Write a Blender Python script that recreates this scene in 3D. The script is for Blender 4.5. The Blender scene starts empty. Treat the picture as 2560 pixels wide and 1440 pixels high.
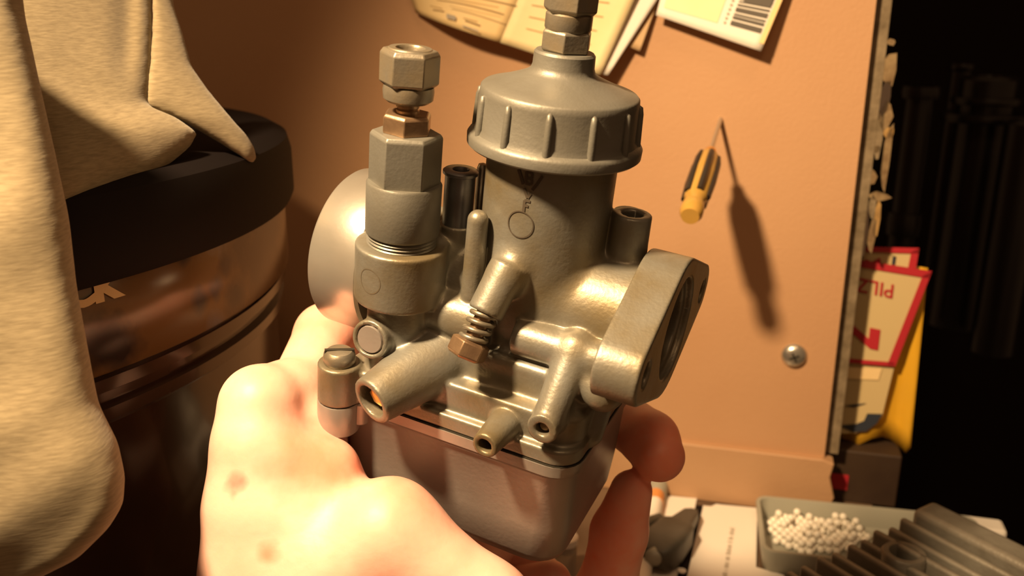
import bpy, bmesh, math, random
import numpy as np
from mathutils import Vector, Matrix
random.seed(7); rng = np.random.default_rng(7)
scene = bpy.context.scene
COL = scene.collection

# ------------------------------------------------------------------ camera
FPX = 2217.0                                   # focal length in pixels of the 2560 px wide frame
PITCH = math.radians(17)
CAM = np.array([0, 0, .28])
FW = np.array([0, math.cos(PITCH), -math.sin(PITCH)])
UP = np.array([0, math.sin(PITCH), math.cos(PITCH)])
RT = np.array([1., 0, 0])
cd = bpy.data.cameras.new('camera'); cam = bpy.data.objects.new('camera', cd); COL.objects.link(cam)
cam.location = CAM; cam.rotation_euler = (math.pi/2 - PITCH, 0, 0)
cd.sensor_width = 36; cd.lens = FPX/2560*36; cd.clip_start = .01; cd.clip_end = 20
cd.dof.use_dof = True; cd.dof.focus_distance = .255; cd.dof.aperture_fstop = 15
scene.camera = cam
def c2w(x, y, d): return CAM + x*RT - y*UP + d*FW            # camera metres (x right, y down, d deep) to world
def pix(px, py, d): return c2w((px-1280)/FPX*d, (py-720)/FPX*d, d)
def ray(px, py): return (px-1280)/FPX*RT - (py-720)/FPX*UP + FW
def on_plane(px, py, p0, n):
    r = ray(px, py); return CAM + r*(np.dot(np.asarray(p0)-CAM, n)/np.dot(r, n))
def on_z(px, py, z): return on_plane(px, py, (0, 0, z), (0, 0, 1))

# ------------------------------------------------------------------ light
w = bpy.data.worlds.new('room'); scene.world = w; w.use_nodes = True
w.node_tree.nodes['Background'].inputs[0].default_value = (1, .52, .24, 1)
w.node_tree.nodes['Background'].inputs[1].default_value = .14
ld = bpy.data.lights.new('desk_lamp_bulb', 'SPOT'); lamp = bpy.data.objects.new('desk_lamp_bulb', ld); COL.objects.link(lamp)
LP = c2w(-.19, -.27, .0); lamp.location = LP
aim = c2w(.14, .04, .31)
lamp.rotation_euler = Vector(aim-LP).to_track_quat('-Z', 'Y').to_euler()
ld.energy = 29; ld.color = (1, .70, .385); ld.spot_size = math.radians(84); ld.spot_blend = .85; ld.shadow_soft_size = .022
cl = bpy.data.lights.new('fill_light', 'AREA'); clo = bpy.data.objects.new('fill_light', cl); COL.objects.link(clo)  # weak fill light added for the front faces, not a known ceiling lamp
clo.location = (.1, -.5, 1.6); clo.rotation_euler = Vector(np.array([.0, .3, .1])-np.array([.1, -.5, 1.6])).to_track_quat('-Z', 'Y').to_euler()
cl.energy = 3.5; cl.size = .35; cl.color = (1, .62, .32)
scene.view_settings.view_transform = 'Standard'; scene.view_settings.look = 'None'
scene.view_settings.exposure = 0; scene.view_settings.gamma = 1; scene.view_settings.use_curve_mapping = False

# ------------------------------------------------------------------ materials
def mat(name, col, rough=.5, metal=0., bump=0., bscale=200., var=0., vscale=30., spec=.5, col2=None, sss=0., trans=0., stretch=None, coat=0.):
    m = bpy.data.materials.new(name); m.use_nodes = True
    nt = m.node_tree; b = nt.nodes['Principled BSDF']
    b.inputs['Base Color'].default_value = (*col, 1); b.inputs['Roughness'].default_value = rough
    b.inputs['Metallic'].default_value = metal; b.inputs['Specular IOR Level'].default_value = spec
    if coat: b.inputs['Coat Weight'].default_value = coat; b.inputs['Coat Roughness'].default_value = .08
    if trans: b.inputs['Transmission Weight'].default_value = trans
    if sss:
        b.inputs['Subsurface Weight'].default_value = sss; b.inputs['Subsurface Radius'].default_value = (1., .32, .18)
        b.inputs['Subsurface Scale'].default_value = .006
    tc = nt.nodes.new('ShaderNodeTexCoord'); mp = nt.nodes.new('ShaderNodeMapping')
    nt.links.new(tc.outputs['Object'], mp.inputs[0])
    if stretch: mp.inputs['Scale'].default_value = stretch
    if var:
        n = nt.nodes.new('ShaderNodeTexNoise'); n.inputs['Scale'].default_value = vscale; n.inputs['Detail'].default_value = 5
        nt.links.new(mp.outputs[0], n.inputs['Vector'])
        r = nt.nodes.new('ShaderNodeMapRange'); r.inputs[1].default_value = .32; r.inputs[2].default_value = .68
        nt.links.new(n.outputs[0], r.inputs[0])
        mx = nt.nodes.new('ShaderNodeMix'); mx.data_type = 'RGBA'
        c2 = col2 or tuple(c*(1-var) for c in col)
        mx.inputs[6].default_value = (*col, 1); mx.inputs[7].default_value = (*c2, 1)
        nt.links.new(r.outputs[0], mx.inputs[0]); nt.links.new(mx.outputs[2], b.inputs['Base Color'])
    if bump:
        n2 = nt.nodes.new('ShaderNodeTexNoise'); n2.inputs['Scale'].default_value = bscale; n2.inputs['Detail'].default_value = 4
        nt.links.new(mp.outputs[0], n2.inputs['Vector'])
        bp = nt.nodes.new('ShaderNodeBump'); bp.inputs['Strength'].default_value = bump; bp.inputs['Distance'].default_value = .0006
        nt.links.new(n2.outputs[0], bp.inputs['Height']); nt.links.new(bp.outputs[0], b.inputs['Normal'])
    return m
M = dict(
    cast=mat('cast_zinc', (.25, .248, .225), .42, .5, .15, 900, 1, 55, col2=(.19, .15, .085)),
    bowl=mat('bowl_zinc', (.36, .315, .29), .40, .5, .10, 700, 1, 40, col2=(.28, .25, .225)),  # pinkish tint paints in the hand's reflection on the bowl
    cap=mat('cap_zinc', (.185, .18, .16), .46, .4, .12, 900, 1, 60, col2=(.155, .145, .12)),
    machined=mat('turned_alloy', (.62, .58, .52), .30, .75, .05, 500, 1, 40, col2=(.52, .48, .42)),
    steel=mat('dull_steel', (.22, .20, .165), .4, .6, .12, 900, 1, 150, col2=(.26, .21, .14)),
    brass=mat('tarnished_brass', (.38, .25, .15), .36, .75, .1, 900, 1, 200, col2=(.26, .165, .10)),
    gold=mat('bright_brass', (.85, .50, .14), .3, .9),
    blue=mat('blued_tube', (.27, .28, .31), .34, .8, .1, 600, 1, 100, col2=(.16, .15, .16)),
    dark=mat('dark_recess', (.02, .016, .01), .6),
    mark=mat('engraved_dark', (.06, .045, .03), .7),
    panel=mat('brown_hardboard', (.50, .285, .15), .62, 0, .25, 500, 1, 8, col2=(.46, .25, .125)),
    ledge=mat('brown_batten', (.47, .28, .15), .6, 0, .25, 400, 1, 12, col2=(.42, .235, .12)),
    edge=mat('rough_board_edge', (.24, .18, .11), .8, 0, .5, 500, 1, 120, col2=(.12, .085, .045)),
    splinter=mat('torn_fibre', (.26, .18, .09), .8, 0, .5, 500, 1, 200, col2=(.15, .09, .04)),
    chip=mat('yellowed_fibre', (.40, .24, .08), .8, 0, .5, 500, 1, 200, col2=(.26, .15, .05)),
    table=mat('dark_bench', (.16, .10, .06), .55, 0, .2, 200, 1, 20, col2=(.10, .06, .035)),
    black=mat('black_gloss', (.012, .010, .010), .28, 0, 0, spec=.5),
    blackm=mat('black_matt', (.006, .004, .004), .7, spec=.12),
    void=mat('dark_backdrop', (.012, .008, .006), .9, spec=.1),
    chrome=mat('screw_zinc', (.55, .52, .46), .3, .85, .1, 900),
    paperw=mat('white_paper', (.80, .74, .66), .7, 0, .1, 300),
    papery=mat('yellow_paper', (.90, .76, .46), .7, 0, .15, 300, 1, 30, col2=(.86, .70, .38)),
    papero=mat('amber_paper', (.82, .62, .33), .7, 0, .15, 300, 1, 30, col2=(.80, .55, .24)),
    tan=mat('tan_card', (.52, .34, .18), .7),
    ink=mat('grey_ink', (.09, .075, .06), .7), inkl=mat('faint_ink', (.50, .34, .15), .7), inkg=mat('light_grey_ink', (.42, .36, .29), .7),
    bag=mat('yellow_bag', (.75, .40, .02), .35, 0, .3, 60, 1, 18, col2=(.62, .34, .03)),
    card=mat('cream_card', (.58, .44, .22), .55), red=mat('red_print', (.42, .02, .03), .5), navy=mat('navy_print', (.03, .035, .05), .5),
    traym=mat('grey_plastic', (.34, .33, .27), .42), bead=mat('white_plastic', (.90, .85, .74), .3),
    engine=mat('grey_alloy_head', (.24, .22, .18), .5, .3, .35, 500, 1, 60, col2=(.16, .14, .11)),
    clampm=mat('grey_rubber', (.085, .078, .065), .5, 0, .4, 200, 1, 60, col2=(.05, .045, .035)),
    clear=mat('clear_plastic', (.85, .8, .72), .12, trans=.75),
    handle=mat('amber_handle', (.62, .36, .08), .18, trans=.25), orange=mat('orange_band', (.70, .28, .08), .5),
    brown=mat('dark_brown_card', (.045, .024, .011), .6, 0, .1, 100, 1, 40, col2=(.03, .014, .007)),
    drumlow=mat('drum_lower', (.045, .026, .016), .18, 0, 0, var=1, vscale=14, col2=(.022, .014, .011), coat=.4),
)

# ------------------------------------------------------------------ object helpers
def tag(o, label, cat, group=None):
    o['label'] = label; o['category'] = cat
    if group: o['group'] = group
    return o
def thing(name, label, cat, loc, group=None, mw=None):
    o = bpy.data.objects.new(name, None); COL.objects.link(o); o.empty_display_size = .01
    if mw is not None: o.matrix_world = mw
    else: o.location = loc
    o['_l'] = 0; del o['_l']
    return tag(o, label, cat, group)
def make(name, verts, faces, m, parent=None, origin=None, smooth=None, local=False):
    """verts in world metres (or in the parent's own frame when local)."""
    v = np.asarray(verts, float)
    if local: off = np.zeros(3)
    elif parent is not None:
        p = parent; off = np.zeros(3)
        while p is not None: off = off + np.array(p.location); p = p.parent
    else: off = np.asarray(origin if origin is not None else [*(v[:, :2].mean(0)), v[:, 2].min()], float)
    me = bpy.data.meshes.new(name); me.from_pydata((v-off).tolist(), [], [tuple(int(i) for i in f) for f in faces]); me.update()
    bm = bmesh.new(); bm.from_mesh(me); bmesh.ops.recalc_face_normals(bm, faces=bm.faces); bm.to_mesh(me); bm.free()
    if smooth is not None:
        me.shade_smooth()
        if smooth < 179: me.set_sharp_from_angle(angle=math.radians(smooth))
    me.materials.append(m)
    o = bpy.data.objects.new(name, me); COL.objects.link(o)
    if parent is not None: o.parent = parent
    elif not local: o.location = off
    return o
def bevel(o, wd, seg=2, ang=35):
    b = o.modifiers.new('bevel', 'BEVEL'); b.width = wd; b.segments = seg; b.limit_method = 'ANGLE'; b.angle_limit = math.radians(ang); return o
def solid(o, t): s = o.modifiers.new('solid', 'SOLIDIFY'); s.thickness = t; s.offset = 0; return o
def frame(o, z, x=None):
    z = np.asarray(z, float); z = z/np.linalg.norm(z)
    x = np.asarray(x if x is not None else ((1, 0, 0) if abs(z[0]) < .8 else (0, 1, 0)), float)
    x = x-z*np.dot(x, z); x = x/np.linalg.norm(x)
    return np.asarray(o, float), np.stack([x, np.cross(z, x), z], 1)
def tf(v, fr): return np.asarray(v, float)@fr[1].T + fr[0]
def lathe(prof, n=48, fr=None, rot=0., caps=True):
    """closed or open profile of (r, z); r==0 ends close to a point."""
    vs, fs, rings = [], [], []
    for r, z in prof:
        if r < 1e-9: rings.append([len(vs)]); vs.append((0, 0, z))
        else:
            rings.append(list(range(len(vs), len(vs)+n)))
            vs += [(r*math.cos(rot+2*math.pi*i/n), r*math.sin(rot+2*math.pi*i/n), z) for i in range(n)]
    for a, b in zip(rings, rings[1:]):
        for i in range(n):
            j = (i+1) % n
            if len(a) == 1 and len(b) == 1: continue
            if len(a) == 1: fs.append((a[0], b[j], b[i]))
            elif len(b) == 1: fs.append((a[i], a[j], b[0]))
            else: fs.append((a[i], a[j], b[j], b[i]))
    if caps:
        if len(rings[0]) > 1: fs.append(tuple(reversed(rings[0])))
        if len(rings[-1]) > 1: fs.append(tuple(rings[-1]))
    v = np.array(vs, float)
    return (tf(v, fr) if fr is not None else v), fs
def join(*parts):
    vs, fs, k = [], [], 0
    for v, f in parts:
        vs.append(np.asarray(v, float)); fs += [tuple(i+k for i in q) for q in f]; k += len(v)
    return np.concatenate(vs), fs
def box(x0, x1, y0, y1, z0, z1, fr=None):
    v = np.array([(x, y, z) for z in (z0, z1) for y in (y0, y1) for x in (x0, x1)], float)
    f = [(0, 2, 3, 1), (4, 5, 7, 6), (0, 1, 5, 4), (2, 6, 7, 3), (0, 4, 6, 2), (1, 3, 7, 5)]
    return (tf(v, fr) if fr is not None else v), f
def rrect(x0, x1, y0, y1, r, n=6):
    pts = []
    for cx, cy, a0 in ((x1-r, y1-r, 0), (x0+r, y1-r, 90), (x0+r, y0+r, 180), (x1-r, y0+r, 270)):
        for i in range(n+1):
            a = math.radians(a0+90*i/n); pts.append((cx+r*math.cos(a), cy+r*math.sin(a)))
    return pts
def loft(rings, cap0=True, cap1=True):
    n = len(rings[0]); vs = [p for r in rings for p in r]; fs = []
    for k in range(len(rings)-1):
        for i in range(n):
            j = (i+1) % n; fs.append((k*n+i, k*n+j, (k+1)*n+j, (k+1)*n+i))
    if cap0: fs.append(tuple(reversed(range(n))))
    if cap1: fs.append(tuple(range((len(rings)-1)*n, len(rings)*n)))
    return np.array(vs, float), fs
def tube(path, rad, n=8):
    path = np.asarray(path, float); rings = []
    ref = np.array([.3, .2, 1.]); 
    for i, p in enumerate(path):
        t = path[min(i+1, len(path)-1)]-path[max(i-1, 0)]; t = t/np.linalg.norm(t)
        x = np.cross(t, ref); x /= np.linalg.norm(x); y = np.cross(t, x)
        r = rad[i] if hasattr(rad, '__len__') else rad
        rings.append([p+r*(math.cos(a)*x+math.sin(a)*y) for a in np.linspace(0, 2*math.pi, n, endpoint=False)])
    return loft(rings)
def text_mesh(s, size, bold=0., extrude=0.):
    c = bpy.data.curves.new('t', 'FONT'); c.body = s; c.size = size; c.offset = bold; c.extrude = extrude; c.align_x = 'CENTER'; c.align_y = 'CENTER'; c.resolution_u = 3
    o = bpy.data.objects.new('t', c); COL.objects.link(o)
    me = bpy.data.meshes.new_from_object(o.evaluated_get(bpy.context.evaluated_depsgraph_get()))
    v = np.array([tuple(q.co) for q in me.vertices]); f = [tuple(p.vertices) for p in me.polygons]
    bpy.data.objects.remove(o); bpy.data.curves.remove(c); bpy.data.meshes.remove(me)
    return v, f

# ------------------------------------------------------------------ signed-distance modelling for cast, organic and cloth shapes
class Field:
    def __init__(s, lo, hi, h):
        s.lo = np.array(lo, float); s.h = h; s.n = np.ceil((np.array(hi)-s.lo)/h).astype(int)+1
        s.v = np.full(s.n, 1e3, np.float32)
        s.ax = [(s.lo[i]+h*np.arange(s.n[i])).astype(np.float32) for i in range(3)]
    def sub(s, lo, hi):
        a = np.clip(np.floor((np.array(lo)-s.lo)/s.h).astype(int), 0, s.n-1); b = np.clip(np.ceil((np.array(hi)-s.lo)/s.h).astype(int)+1, 1, s.n)
        sl = tuple(slice(x, y) for x, y in zip(a, b))
        return sl, np.meshgrid(*[s.ax[i][sl[i]] for i in range(3)], indexing='ij', sparse=True)
    def add(s, fb, k=1.2):
        fn, lo, hi = fb; sl, P = s.sub(np.array(lo)-k-1.5, np.array(hi)+k+1.5); d = fn(*P); a = s.v[sl]
        h = np.clip(.5+.5*(a-d)/k, 0, 1); s.v[sl] = a*(1-h)+d*h-k*h*(1-h)
    def cut(s, fb, k=.4):
        fn, lo, hi = fb; sl, P = s.sub(np.array(lo)-k-1.5, np.array(hi)+k+1.5); d = -fn(*P); a = s.v[sl]
        h = np.clip(.5-.5*(a-d)/k, 0, 1); s.v[sl] = a*(1-h)+d*h+k*h*(1-h)
    def mesh(s):
        v = s.v; b = v < 0; n = s.n
        cnt = np.zeros(n-1, np.int8)
        for i in (0, 1):
            for j in (0, 1):
                for k in (0, 1): cnt += b[i:n[0]-1+i, j:n[1]-1+j, k:n[2]-1+k]
        act = np.argwhere((cnt > 0) & (cnt < 8)); idx = -np.ones(n-1, np.int64); idx[tuple(act.T)] = np.arange(len(act))
        acc = np.zeros((len(act), 3)); num = np.zeros(len(act))
        C = [(i, j, k) for i in (0, 1) for j in (0, 1) for k in (0, 1)]
        for p in C:
            for q in C:
                if sum(np.abs(np.subtract(p, q))) == 1 and p < q:
                    A = v[act[:, 0]+p[0], act[:, 1]+p[1], act[:, 2]+p[2]]; B = v[act[:, 0]+q[0], act[:, 1]+q[1], act[:, 2]+q[2]]
                    m = (A < 0) != (B < 0); t = np.where(m, A/np.where(m, A-B, 1), 0)
                    pt = np.array(p)+t[:, None]*(np.array(q)-np.array(p)); acc += pt*m[:, None]; num += m
        verts = s.lo+s.h*(act+acc/num[:, None])
        faces = []
        for a in range(3):
            c1, c2 = (a+1) % 3, (a+2) % 3
            s0 = [slice(1, n[i]-1) for i in range(3)]; s0[a] = slice(0, n[a]-1); s1 = list(s0); s1[a] = slice(1, n[a])
            A = b[tuple(s0)]; B = b[tuple(s1)]; e = np.argwhere(A != B); off = np.ones(3, int); off[a] = 0; e = e+off
            flip = b[tuple(e.T)]
            def g(d1, d2):
                q = e.copy(); q[:, c1] -= d1; q[:, c2] -= d2; return idx[tuple(q.T)]
            Q = np.stack([g(1, 1), g(0, 1), g(0, 0), g(1, 0)], 1); Q[~flip] = Q[~flip][:, ::-1]; faces.append(Q)
        return verts, np.concatenate(faces)
def field_obj(name, F, m, parent=None, scale=.001, fr=None, origin=None, local=False):
    v, f = F.mesh(); v = v*scale
    if fr is not None: v = fr(v)
    if local: off = np.zeros(3)
    elif parent is not None: off = np.array(parent.location)
    else: off = np.asarray(origin, float)
    me = bpy.data.meshes.new(name); me.vertices.add(len(v)); me.vertices.foreach_set('co', (v-off).astype(np.float32).ravel())
    me.loops.add(len(f)*4); me.loops.foreach_set('vertex_index', f.astype(np.int32).ravel())
    me.polygons.add(len(f)); me.polygons.foreach_set('loop_start', np.arange(0, len(f)*4, 4, dtype=np.int32))
    me.update(calc_edges=True); me.validate(); me.shade_smooth(); me.materials.append(m)
    o = bpy.data.objects.new(name, me); COL.objects.link(o)
    if parent is not None: o.parent = parent
    elif not local: o.location = off
    return o
def cone(a, b, ra, rb=None):
    a = np.array(a, np.float32); b = np.array(b, np.float32); rb = ra if rb is None else rb; ab = b-a; L2 = float(ab@ab)
    def fn(X, Y, Z):
        x, y, z = X-a[0], Y-a[1], Z-a[2]; t = np.clip((x*ab[0]+y*ab[1]+z*ab[2])/L2, 0, 1)
        return np.sqrt((x-t*ab[0])**2+(y-t*ab[1])**2+(z-t*ab[2])**2)-(ra+(rb-ra)*t)
    r = max(ra, rb); return fn, np.minimum(a, b)-r, np.maximum(a, b)+r
def cyl(a, b, ra, rb=None, rd=.5):
    a = np.array(a, np.float32); b = np.array(b, np.float32); rb = ra if rb is None else rb; ab = b-a; L = float(np.linalg.norm(ab)); u = ab/L
    def fn(X, Y, Z):
        x, y, z = X-a[0], Y-a[1], Z-a[2]; t = x*u[0]+y*u[1]+z*u[2]
        q = np.sqrt(np.maximum((x-t*u[0])**2+(y-t*u[1])**2+(z-t*u[2])**2, 0))-(ra+(rb-ra)*np.clip(t/L, 0, 1))+rd
        e = np.abs(t-L/2)-L/2+rd
        return np.minimum(np.maximum(q, e), 0)+np.sqrt(np.maximum(q, 0)**2+np.maximum(e, 0)**2)-rd
    r = max(ra, rb); return fn, np.minimum(a, b)-r, np.maximum(a, b)+r
def ball(c, r): c = np.array(c); return (lambda X, Y, Z: np.sqrt((X-c[0])**2+(Y-c[1])**2+(Z-c[2])**2)-r), c-r, c+r
def rbox(lo, hi, rd=1., rv=None):
    lo = np.array(lo, float); hi = np.array(hi, float); c = (lo+hi)/2; e = (hi-lo)/2; rv = rd if rv is None else rv
    def fn(X, Y, Z):      # vertical corners of radius rv, other edges rounded by rd
        x = np.abs(X-c[0])-e[0]+rv; y = np.abs(Y-c[1])-e[1]+rv
        d2 = np.minimum(np.maximum(x, y), 0)+np.sqrt(np.maximum(x, 0)**2+np.maximum(y, 0)**2)-rv+rd
        z = np.abs(Z-c[2])-e[2]+rd
        return np.minimum(np.maximum(d2, z), 0)+np.sqrt(np.maximum(d2, 0)**2+np.maximum(z, 0)**2)-rd
    return fn, lo, hi

# ------------------------------------------------------------------ setting
YAW = math.radians(15)
WU = np.array([math.cos(YAW), -math.sin(YAW), 0]); WN = np.array([-math.sin(YAW), -math.cos(YAW), 0]); WV = np.array([0, 0, 1.])
W0 = on_z(1850, 1256, 0)
WFR = (W0, np.stack([WU, WV, WN], 1))                    # wall frame: u right, v up, n towards the room
def wall_uv(px, py, n=0.): p = on_plane(px, py, W0+WN*n, WN); return np.array([np.dot(p-W0, WU), p[2]])
def wall_pt(px, py, n=0.): return on_plane(px, py, W0+WN*n, WN)
UR = (wall_uv(2190, 0)[0]+wall_uv(2062, 1140)[0])/2
VL = wall_uv(1880, 1122)[1]
def structure(o): o['kind'] = 'structure'; return o
to = [(-1.2, -1.3), (UR+.10, -1.3), (UR+.10, -.012), (UR+.032, -.012), (UR+.032, .05), (-1.2, .05)]
tv = np.array([(a, b, 0) for a, b in to]+[(a, b, -.04) for a, b in to])
BFR = (W0, np.stack([WU, np.cross(WV, WU), WV], 1)); bench_at = W0+WU*-.4; bench_at[2] = -.75
tb = thing('workbench', 'dark brown workbench top under the tray and papers', 'workbench', bench_at)
make('bench_top', tf(tv, BFR), [tuple(range(6)), tuple(reversed(range(6, 12)))]+[(i, i+6, (i+1) % 6+6, (i+1) % 6) for i in range(6)], M['table'], tb)
for a, b_ in ((-1.15, -1.25), (UR+.03, -1.25), (UR+.03, -.07), (-1.15, -.07)): make('leg', *box(a, a+.06, b_, b_+.06, -.75, -.038, BFR), M['table'], tb)
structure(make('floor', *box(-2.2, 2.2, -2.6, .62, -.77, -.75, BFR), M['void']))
wb = make('wall_back', *box(-1.3, UR, VL, .95, -.006, 0, WFR), M['panel'], origin=W0); structure(wb)
ov = [(-1.3, 0, .004), (UR+.004, 0, .004), (UR+.0075, VL*.35, .004), (UR+.004, VL*.7, .004), (UR+.0055, VL*.95, .004), (UR-.001, VL, .004), (-1.3, VL, .004)]
lv = np.array(ov+[(a, b, -.006) for a, b, c in ov]); nl = len(ov)
lf = [tuple(range(nl)), tuple(reversed(range(nl, 2*nl)))]+[(i, i+nl, (i+1) % nl+nl, (i+1) % nl) for i in range(nl)]
structure(bevel(make('trim_1', tf(lv, WFR), lf, M['ledge'], origin=W0), .0006, 1))
structure(make('trim_2', *box(UR-.02, UR+.008, VL, .95, -.014, -.0062, WFR), M['edge'], origin=W0+WU*UR))
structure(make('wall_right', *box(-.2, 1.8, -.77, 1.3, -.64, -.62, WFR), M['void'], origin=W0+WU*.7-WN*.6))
# torn board fibres along the panel's right edge
tr = [o for o in bpy.data.objects if o.name == 'trim_2'][0]
for (px, py, wd, ht, mm) in ((2226, 105, 10, 8, 'splinter'), (2222, 175, 17, 36, 'splinter'), (2212, 240, 13, 44, 'brown'), (2214, 290, 13, 30, 'splinter'), (2222, 330, 12, 12, 'chip'),
                             (2215, 400, 9, 80, 'splinter'), (2190, 372, 9, 8, 'splinter'), (2178, 440, 10, 18, 'splinter'), (2200, 492, 24, 9, 'splinter'), (2192, 545, 8, 56, 'chip'),
                             (2178, 590, 9, 40, 'splinter'), (2160, 575, 9, 60, 'brown'), (2196, 350, 8, 60, 'edge'), (2180, 520, 8, 26, 'edge')):
    p = wall_pt(px, py, -.008); s = .53/FPX
    k = 7; pts = [(wd*s*(.75+.5*random.random())*math.cos(a), ht*s*(.7+.6*random.random())*math.sin(a)) for a in np.linspace(0, 2*math.pi, k, endpoint=False)]
    vv = np.array([(a, b, .0016) for a, b in pts]+[(a*.9, b*.9, -.004) for a, b in pts])
    ff = [tuple(range(k)), tuple(reversed(range(k, 2*k)))]+[(i, i+k, (i+1) % k+k, (i+1) % k) for i in range(k)]
    make('splinter', tf(vv, (p, WFR[1])), ff, M[mm], tr)

# ------------------------------------------------------------------ carburettor (millimetres in its own frame: x bore axis, z slide axis)
def carb_rot(el=25, psi=22, rho=6):
    e, p, r = (math.radians(v) for v in (el, psi, rho)); T = np.array([0, math.sin(e), -math.cos(e)]); ex = np.array([1., 0, 0])
    A = np.stack([math.cos(p)*ex+math.sin(p)*T, -math.cos(p)*T+math.sin(p)*ex, np.array([0, -math.cos(e), -math.sin(e)])], 1)
    return np.array([[math.cos(r), -math.sin(r), 0], [math.sin(r), math.cos(r), 0], [0, 0, 1]])@A
CR = carb_rot(); CO = np.array([(1402-1280)/FPX*238, (222-720)/FPX*238, 238.])+CR@np.array([0, 0, -60.])
C2W3 = np.stack([RT, -UP, FW], 1)
def carb_cam(l): return CR@np.asarray(l, float)+CO       # carb mm to camera mm
MW = np.eye(4); MW[:3, :3] = C2W3@CR; MW[:3, 3] = CAM+C2W3@(CO/1000)
carb = thing('carburetor', 'grey metal motorcycle carburetor held up in the hand', 'carburetor', None, mw=Matrix(MW.tolist()))
bpy.context.view_layer.update()
def cpart(name, vf, m, parent=None, smooth=40, bev=0.):
    v, f = vf; o = make(name, np.asarray(v)*.001, f, M[m], parent or carb, smooth=smooth, local=True)
    if bev: bevel(o, bev*.001, 2, 30)
    return o
F = Field((-56, -48, -38), (46, 44, 49), .5)
F.add(cyl((0, 0, -24), (0, 0, 47), 18.3, rd=.8), .1)                          # slide barrel
F.add(cyl((-52, 0, -1), (-10, 0, -1), 18.5, 17), 2)                            # bore, intake side
F.add(cyl((5, 0, 0), (40, 0, 0), 15.5, 16.5), 3)                               # bore, engine side
def flange(X, Y, Z):
    y = np.abs(Y); r1, r2, h = 20.5, 8.5, 30.; b = (r1-r2)/h; a = math.sqrt(1-b*b); z = np.abs(Z)
    k = -b*z+a*y
    d = np.where(k < 0, np.sqrt(z*z+y*y)-r1, np.where(k > a*h, np.sqrt(z*z+(y-h)**2)-r2, z*a+y*b-r1))
    e = np.abs(X-36.8)-6.1+.6; q = d+.6
    return np.minimum(np.maximum(q, e), 0)+np.sqrt(np.maximum(q, 0)**2+np.maximum(e, 0)**2)-.6
F.add((flange, (29, -40, -22), (44, 40, 22)), .8)
F.add(rbox((-50, -31, -36), (28, 29, -31), .6, 8), .6)                         # float chamber flange
F.add(rbox((-38, -28.5, -33), (27, 26, -22), 1.2, 8), .8)                      # deck
F.add(rbox((-30, -23, -26), (26, 22, -12), 2.5, 6), 2.5)
F.add(cyl((-34, -22, -3), (-34, -22, 14), 13, rd=.7), .8)                      # choke housing
F.add(cone((-34, -20, 8), (-22, -6, 10), 9, 5), 1.5)
F.add(cyl((-24, -8, 4), (-24, -8, 18), 5.2), 1)
F.add(cyl((-33.5, -22, -26), (-33.5, -22, 0), 9.3, 9.6, rd=.5), 1.5)
F.add(cyl((-27, -17, -6), (-6, -17, -6), 7.2, rd=2), 1.5)                      # passage to the barrel
F.add(cyl((2, -18, -6.5), (33, -18, -6.5), 5.4, rd=1), 1.2)                    # passage to the flange
F.add(cone((14, -13, -9), (30, -20, -14), 6, 6), 2)
F.add(cone((-13, -17.6, 2), (-13, -17.6, 24.5), 3.1, 2.9), .8)                 # locating pin
F.add(cone((-1.5, -15, 14.5), (-2.2, -19, 11), 4.8, 5.2), 3); F.add(cyl((-2.0, -18.6, 14), (-4.5, -26.5, 2), 5.2, 5.0, rd=.6), 2)                 # idle screw sleeve
F.add(cyl((24, 4, 6), (24, 4, 29), 5.9, 5.5, rd=.5), 1.5)                      # rear vent boss
F.add(cyl((21, 11, 0), (21, 11, 27), 4.5), 1.5)
F.cut(cyl((24, 4, 22), (24, 4, 31), 3, rd=.2))
F.add(cyl((-20.5, -18, -20), (-29, -44, -25.6), 10.6, 7.0, rd=.5), 1.5)         # fuel inlet
F.cut(cyl((-26, -33, -23.4), (-29.6, -46, -26), 5.0, rd=.2))
F.add(cyl((6, -24, -28.5), (5.3, -41, -29.3), 5.2, 3.7, rd=.4), .8)            # overflow pipe
F.cut(cyl((5.6, -34, -29), (5.2, -43, -29.4), 2.1, rd=.2))
F.add(cone((20, -18, -5), (18.9, -29, -19.5), 5.2, 4.4), 1.6); F.add(cyl((18.8, -20, -22), (18.7, -34.5, -22.8), 5.2, 4.4, rd=.4), 1.2)          # drilled boss
F.cut(cyl((18.7, -31, -22.7), (18.7, -37, -22.9), 2.0, rd=.2))
F.add(cone((27, -14, -33), (28, -8, -14), 3.5, 4), 2)                          # web under the flange
F.add(cyl((-46.5, -33.5, -36), (-46.5, -33.5, -23.5), 6.3, rd=.6), .8)         # screw lug
F.add(rbox((-47, -33, -36), (-34, -18, -25), 1.5, 3), 2)
F.add(cyl((-36, -22, -14), (-36, -34.5, -12.5), 6.2, 5.8, rd=.7), 1)           # plugged boss
F.cut(cyl((-36, -33.4, -12.5), (-36, -37, -12.3), 4.5, rd=.1), .2)
F.cut(cyl((34, 0, 0), (46, 0, 0), 12.5, rd=.2))
F.cut(cyl((40.8, 0, 0), (46, 0, 0), 15, rd=.2), .2)
for s in (-1, 1): F.cut(cyl((26, 30*s, 0), (46, 30*s, 0), 3.6, rd=.2))
body = field_obj('body', F, M['cast'], carb, local=True)
cpart('bore_plug', lathe([(0, 0), (4.2, 0), (4.2, .5), (3.9, 1.1), (0, 1.1)], 40, frame((-36, -33.2, -12.6), (0, -1, .1))), 'bowl')
cpart('brass_fitting', lathe([(4.6, 0), (4.6, 2), (3.2, 2.2), (3.0, 6), (2.0, 6.4), (0, 6.4)], 6, frame((-26.7, -36, -23.9), (-7, -24, -5.1))), 'gold')
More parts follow.
